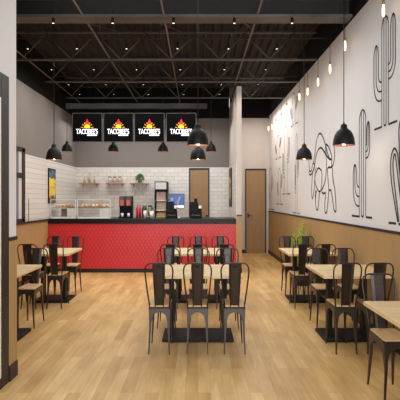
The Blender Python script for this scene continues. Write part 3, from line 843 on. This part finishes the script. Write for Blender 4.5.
def herb(x, y, z, r, h, lab, potm):
    t = thing('potted_herb', lab, 'plant', (x, y, z), 0, 'small potted plants on the counter')
    MB().lathe([(0, 0), (r*.8, 0), (r, h), (r*.86, h), (r*.84, h-.012), (0, h-.012)], n=16).build('pot', potm, t)
    m = MB()
    for i in range(34):
        a = random.uniform(0, 2*PI); q = random.uniform(0, r*.9); zz = h+random.uniform(.0, .09)
        c = Vector((math.cos(a)*q, math.sin(a)*q, zz)); d = Vector((math.cos(a), math.sin(a), .8))*.02; s2 = Vector((-math.sin(a), math.cos(a), 0))*.011
        m.add([c-d, c+s2, c+d, c-s2], [(0, 1, 2, 3)])
    m.build('leaves', M['leaf'], t, fix=False)
herb(-1.105, 10.0, ZC, .034, .16, 'small green plant in a white pot in front of the dark bottles', M['metal_white'])
herb(-.965, 10.02, ZC, .05, .15, 'larger green plant in a white pot beside the display fridge', M['metal_white'])
t = thing('moss_bowl', 'low bowl of yellow green moss between the two white plant pots', 'plant', (-1.035, 9.93, ZC))
MB().lathe([(0, 0), (.03, 0), (.045, .025), (.04, .025), (0, .015)], n=16).build('bowl', M['pot'], t)
MB().blob((0, 0, .024), .04, .04, .026, 12, 7, .1).build('moss', M['moss'], t)

# display fridge at the back wall
t = thing('display_fridge', 'tall open display fridge with white header against the tiled wall', 'fridge', (-.89, 11.8, 0))
w = .15; f = MB()
MB().box(-w+.02, w-.02, .225, .24, .3, 1.69).build('back_liner', M['metal_white'], t)
f.box(-w, -w+.012, -.27, .27, 0, 1.92).box(w-.012, w, -.27, .27, 0, 1.92).box(-w, w, .24, .27, 0, 1.92).box(-w, w, -.27, .27, 1.9, 1.92).box(-w, w, -.27, .27, 0, .3).box(-w, w, -.27, .2, 1.69, 1.735)
f.build('cabinet', M['frame'], t)
MB().box(-w+.02, w-.02, -.275, -.25, 1.735, 1.9).build('header_sign', M['metal_white'], t)
for z in (.55, .8, 1.06, 1.23, 1.46): MB().box(-w+.02, w-.02, -.25, .24, z-.012, z).build('shelf', M['metal_white'], t)
def pack(x, z, m, h, lab, grp):
    mb = MB().hexa([(-.021, -.03, 0), (.021, -.03, 0), (.021, .03, 0), (-.021, .03, 0)], [(-.019, -.014, h), (.019, -.014, h), (.019, .014, h), (-.019, .014, h)])
    tag(mb.build('snack_packet', m), lab, 'packet', grp).location = (x, 11.6, z)
for z, m, h, rn in ((1.46, M['goods_pink'], .2, 'top'), (1.23, M['goods_tan'], .19, 'middle'), (1.06, M['goods_yellow'], .11, 'lower')):
    for i in range(5): pack(-.89-.09+.045*i, z, m, h, ('pink', 'tan', 'yellow')[(1.46, 1.23, 1.06).index(z)]+' packet on the '+rn+' fridge shelf, '+nth[i]+' from the left', 'packets in the display fridge')

# till screen and black terminals
t = thing('till_monitor', 'till monitor with a blue lit picture on the counter left of the kitchen door', 'monitor', (-.455, 10.3, ZC))
MB().box(-.07, .07, -.05, .07, 0, .012).build('foot', M['chrome'], t)
MB().hexa([(-.03, 0, .012), (.03, 0, .012), (.03, .03, .012), (-.03, .03, .012)], [(-.03, .005, .3), (.03, .005, .3), (.03, .03, .3), (-.03, .03, .3)]).build('stand', M['metal_white'], t)
hs = MB().box(-.165, .165, -.02, .01, .2, .515).build('housing', M['grey_frame'], t, bevel=.005)
MB().box(-.152, .152, -.024, -.0195, .27, .5).build('display', M['pos_blue'], hs)
MB().prism([(-.02, .285), (.03, .285), (.09, .44), (.05, .46), (.02, .38)], -.026, -.0235, 'XZ').build('display_graphic', M['pos_pale'], hs)
MB().prism([(-.03, .29), (.0, .29), (.025, .38), (.0, .385)], -.0275, -.0255, 'XZ').build('display_graphic', M['pos_red'], hs)
MB().box(-.13, -.07, -.026, -.0235, .36, .43).build('display_graphic', M['pos_pale'], hs)
MB().box(-.15, .15, -.024, -.0195, .215, .262).build('button_strip', M['chrome'], hs)
def terminal(x, w, tall, lab):
    t = thing('payment_terminal', lab, 'terminal', (x, 9.98, ZC), 0, 'black terminals on the counter')
    MB().box(-w/2, w/2, -.1, .14, 0, .155).build('cash_drawer', M['frame'], t, bevel=.006)
    MB().box(-w*.36, w*.36, -.105, -.099, .06, .075).build('drawer_slot', M['grey_frame'], t)
    MB().hexa([(-w/2, -.03, .155), (w*.34, -.03, .155), (w*.34, .12, .155), (-w/2, .12, .155)], [(-w/2, .03, .34), (w*.14, .03, .34), (w*.14, .12, .34), (-w/2, .12, .34)]).build('printer', M['frame'], t, bevel=.006)
    if tall: MB().box(-.035, .03, .05, .1, .34, .41).build('scanner', M['frame'], t)
    MB().box(w*.22, w*.48, -.07, -.04, .155, .26).build('card_reader', M['frame'], t, bevel=.004)
    MB().box(w*.24, w*.46, -.076, -.069, .205, .265).build('glow', M['paper'], t)  # white plate standing in for a bright glow on the terminal
terminal(-.548, .235, False, 'black payment terminal with white receipt beside the blue till monitor')
terminal(-.045, .25, True, 'black payment terminal with white receipt in front of the kitchen door')

# wall shelves and what stands on them
def shelf(x0, x1, lab):
    t = thing('wall_shelf', lab, 'shelf', ((x0+x1)/2, YK-.012, 1.9), 0, 'oak wall shelves on the tiles')
    w = (x1-x0)/2
    MB().box(-w, w, -.2, 0, -.022, 0).build('board', M['shelf'], t, bevel=.003)
    for sx in (-.7, .7): MB().tube([(sx*w, -.15, -.03), (sx*w, -.005, -.03), (sx*w, -.005, -.1)], .005, 6).build('bracket', M['trim_black'], t)
shelf(-2.95, -2.48, 'oak wall shelf on the tiles at left holding three small bottles')
shelf(-2.30, -1.84, 'oak wall shelf in the middle holding three jars')
shelf(-1.69, -1.23, 'oak wall shelf on the tiles holding a trailing plant')
for x, h, r, lab in ((-2.83, .15, .028, 'leftmost small bottle on the left wall shelf'), (-2.71, .25, .032, 'tallest small bottle in the middle of the left wall shelf'), (-2.58, .17, .028, 'rightmost small bottle on the left wall shelf')):
    t = thing('shelf_bottle', lab, 'bottle', (x, 11.98, 1.9), 0, 'bottles on the left wall shelf')
    MB().lathe([(0, 0), (r, 0), (r, h*.5), (r*.4, h*.68), (r*.35, h*.9), (0, h*.9)], n=14).build('body', M['amber'], t)
    MB().lathe([(0, h), (r*.42, h), (r*.42, h*.88), (0, h*.88)], n=12).build('stopper', M['cork'], t)
for x, lab in ((-2.2, 'left'), (-2.075, 'middle'), (-1.95, 'right')):
    t = thing('storage_jar', 'pale glass jar with wooden trim on the middle wall shelf, '+lab+' of three', 'jar', (x, 11.98, 1.9), 0, 'jars on the middle wall shelf')
    MB().lathe([(0, 0), (.045, 0), (.047, .1), (.038, .135), (0, .135)], n=18).build('body', M['jar'], t)
    MB().lathe([(0, .165), (.035, .165), (.04, .155), (.04, .132), (0, .132)], n=18).build('lid', M['cork'], t)
    MB().tube([(.046, 0, .03), (.062, 0, .045), (.062, 0, .1), (.047, 0, .115)], .006, 6).build('handle', M['cork'], t)
t = thing('trailing_plant', 'round leafy plant with trailing stems on the right wall shelf', 'plant', (-1.45, 11.98, 1.9))
MB().lathe([(0, 0), (.04, 0), (.052, .07), (.045, .07), (0, .06)], n=16).build('pot', M['pot'], t)
m = MB()
for i in range(190):
    a = random.uniform(0, 2*PI); e = random.uniform(-.5, 1.5); r = random.uniform(.06, .118)
    c = Vector((math.cos(a)*math.cos(e)*r, math.sin(a)*math.cos(e)*r*.8, .11+math.sin(e)*r))
    n1 = Vector((random.uniform(-1, 1), random.uniform(-1, 1), random.uniform(-1, 1))).normalized(); n2 = n1.orthogonal().normalized()
    m.add([c-n1*.022, c+n2*.012, c+n1*.022, c-n2*.012], [(0, 1, 2, 3)])
m.build('foliage', M['leaf'], t, fix=False)
for dx, ln in ((-.09, .2), (-.05, .3), (.0, .16), (.05, .27), (.09, .14)):
    v = MB(); pts = [(dx*.4, -.06, .08), (dx*.8, -.225, .02), (dx, -.235, -.03)]
    for k in range(1, 5): pts.append((dx*(1+.25*k)+random.uniform(-.02, .02), -.235, -.03-ln*k/4))
    v.tube(pts, .0035, 5)
    for p in pts[3:]:
        c = Vector(p); v.add([c+Vector((-.018, 0, 0)), c+Vector((0, -.004, .01)), c+Vector((.018, 0, 0)), c+Vector((0, -.004, -.01))], [(0, 1, 2, 3)])
    v.build('trailing_stem', M['vine'], t, fix=False)

# pictures on the side walls
def picture(name, lab, x, sgn, ya, yb, z0, z1, m):
    t = thing(name, lab, 'picture', (x, (ya+yb)/2, z0))
    h = (yb-ya)/2; H = z1-z0
    MB().box(min(0, sgn*.02), max(0, sgn*.02), -h, h, 0, H).build('frame', M['frame'], t)
    a, b = sorted((sgn*.02, sgn*.023)); MB().box(a, b, -h+.03, h-.02, .02, H-.02).build('print', m, t)
picture('framed_picture', 'tall framed blue and yellow picture on the left tiled wall', XL+.012, 1, 9.74, 10.22, 1.42, 2.13, M['poster_left'])
picture('framed_picture', 'narrow framed gold picture on the partition wall tiles', .776, -1, 11.0, 11.75, 1.32, 2.22, M['poster_right'])

# ------------------------------------------------------------------ menu screens
tag(MB().box(-2.72, .19, 9.86, 9.94, 3.36, 3.465).build('screen_beam', M['beam']), 'long brown grey beam across the ceiling just above the menu screens', 'beam')
def flat_text(txt, width, height):
    cu = bpy.data.curves.new('lettering', 'FONT'); cu.body = txt; cu.align_x = 'CENTER'; cu.size = 1; cu.extrude = .012; cu.offset = .014
    o = bpy.data.objects.new('lettering', cu); COL.objects.link(o)
    bpy.context.view_layer.update()
    me = bpy.data.meshes.new_from_object(o.evaluated_get(bpy.context.evaluated_depsgraph_get()))
    COL.objects.unlink(o); bpy.data.objects.remove(o)
    xs = [v.co.x for v in me.vertices]; ys = [v.co.y for v in me.vertices]
    w, h = max(xs)-min(xs), max(ys)-min(ys); cx, y0 = (max(xs)+min(xs))/2, min(ys)
    for v in me.vertices: v.co = ((v.co.x-cx)*width/w, -v.co.z*.1, (v.co.y-y0)*height/h)
    return me
TXT = flat_text("TACOBEE'S", .445, .108)
def menu_screen():
    t = thing('menu_screen', 'x', 'screen')
    w, H = .307, .595
    MB().box(-w, w, 0, .05, 0, H).build('housing', M['frame'], t, bevel=.004)
    MB().box(-w, -w+.008, -.004, 0, 0, H).box(w-.008, w, -.004, 0, 0, H).box(-w, w, -.004, 0, H-.008, H).box(-w, w, -.004, 0, 0, .008).build('bezel', M['grey_frame'], t)
    MB().box(-w+.008, w-.008, -.002, 0, .008, H-.008).build('display', M['screen'], t)
    tx = bpy.data.objects.new('lettering', TXT); COL.objects.link(tx); tx.parent = t; tx.location = (-.005, -.004, .163)
    if not TXT.materials: TXT.materials.append(M['logo_white'])
    MB().box(.0, .2, -.005, -.002, .128, .148).build('tagline', M['logo_white'], t)
    # emblem: a yellow half sun with gold rays, a red flame rising from it
    sun = [(-.055, .285)]+[(.055*math.cos(a), .3+.06*math.sin(a)) for a in [PI-PI*k/14 for k in range(15)]]+[(.055, .285)]
    MB().prism(sun, -.006, -.002, 'XZ').build('emblem_sun', M['logo_yellow'], t)
    fl = [(-.04, .345), (-.045, .385), (-.03, .415), (-.018, .405), (-.012, .44), (.004, .475), (.014, .435), (.026, .41), (.04, .385), (.04, .345), (.02, .352), (.0, .36), (-.02, .352)]
    MB().prism(fl, -.007, -.0062, 'XZ').build('emblem_flame', M['logo_red'], t)
    ry = MB()
    for a in (8, 38, 62, 118, 142, 172):
        a = math.radians(a); c, s = math.cos(a), math.sin(a)
        r0, r1, hw = .075, .125, .009
        ox, oz = 0, .285
        ry.prism([(ox+c*r0-s*hw*.5, oz+s*r0+c*hw*.5), (ox+c*r1-s*hw, oz+s*r1+c*hw), (ox+c*r1+s*hw, oz+s*r1-c*hw), (ox+c*r0+s*hw*.5, oz+s*r0-c*hw*.5)], -.005, -.002, 'XZ')
    ry.build('emblem_rays', M['logo_gold'], t)
    for sx in (-.2, .2): MB().tube([(sx, .025, H), (sx, .0, 3.36-2.675)], .006, 6).build('hanger', M['frame'], t)
    return t
SC = menu_screen()
for i, (x, n) in enumerate(((-2.28, 'leftmost'), (-1.637, 'second from the left'), (-1.0, 'third from the left'), (-.346, 'rightmost, partly behind the lamp'))):
    lab = 'black menu screen with flame logo over the counter, '+n
    if i == 0: SC.location = (x, 9.88, 2.675); SC['label'] = lab; SC['group'] = 'menu screens over the counter'
    else: dup(SC, (x, 9.88, 2.675), 0, lab, 'menu screens over the counter')
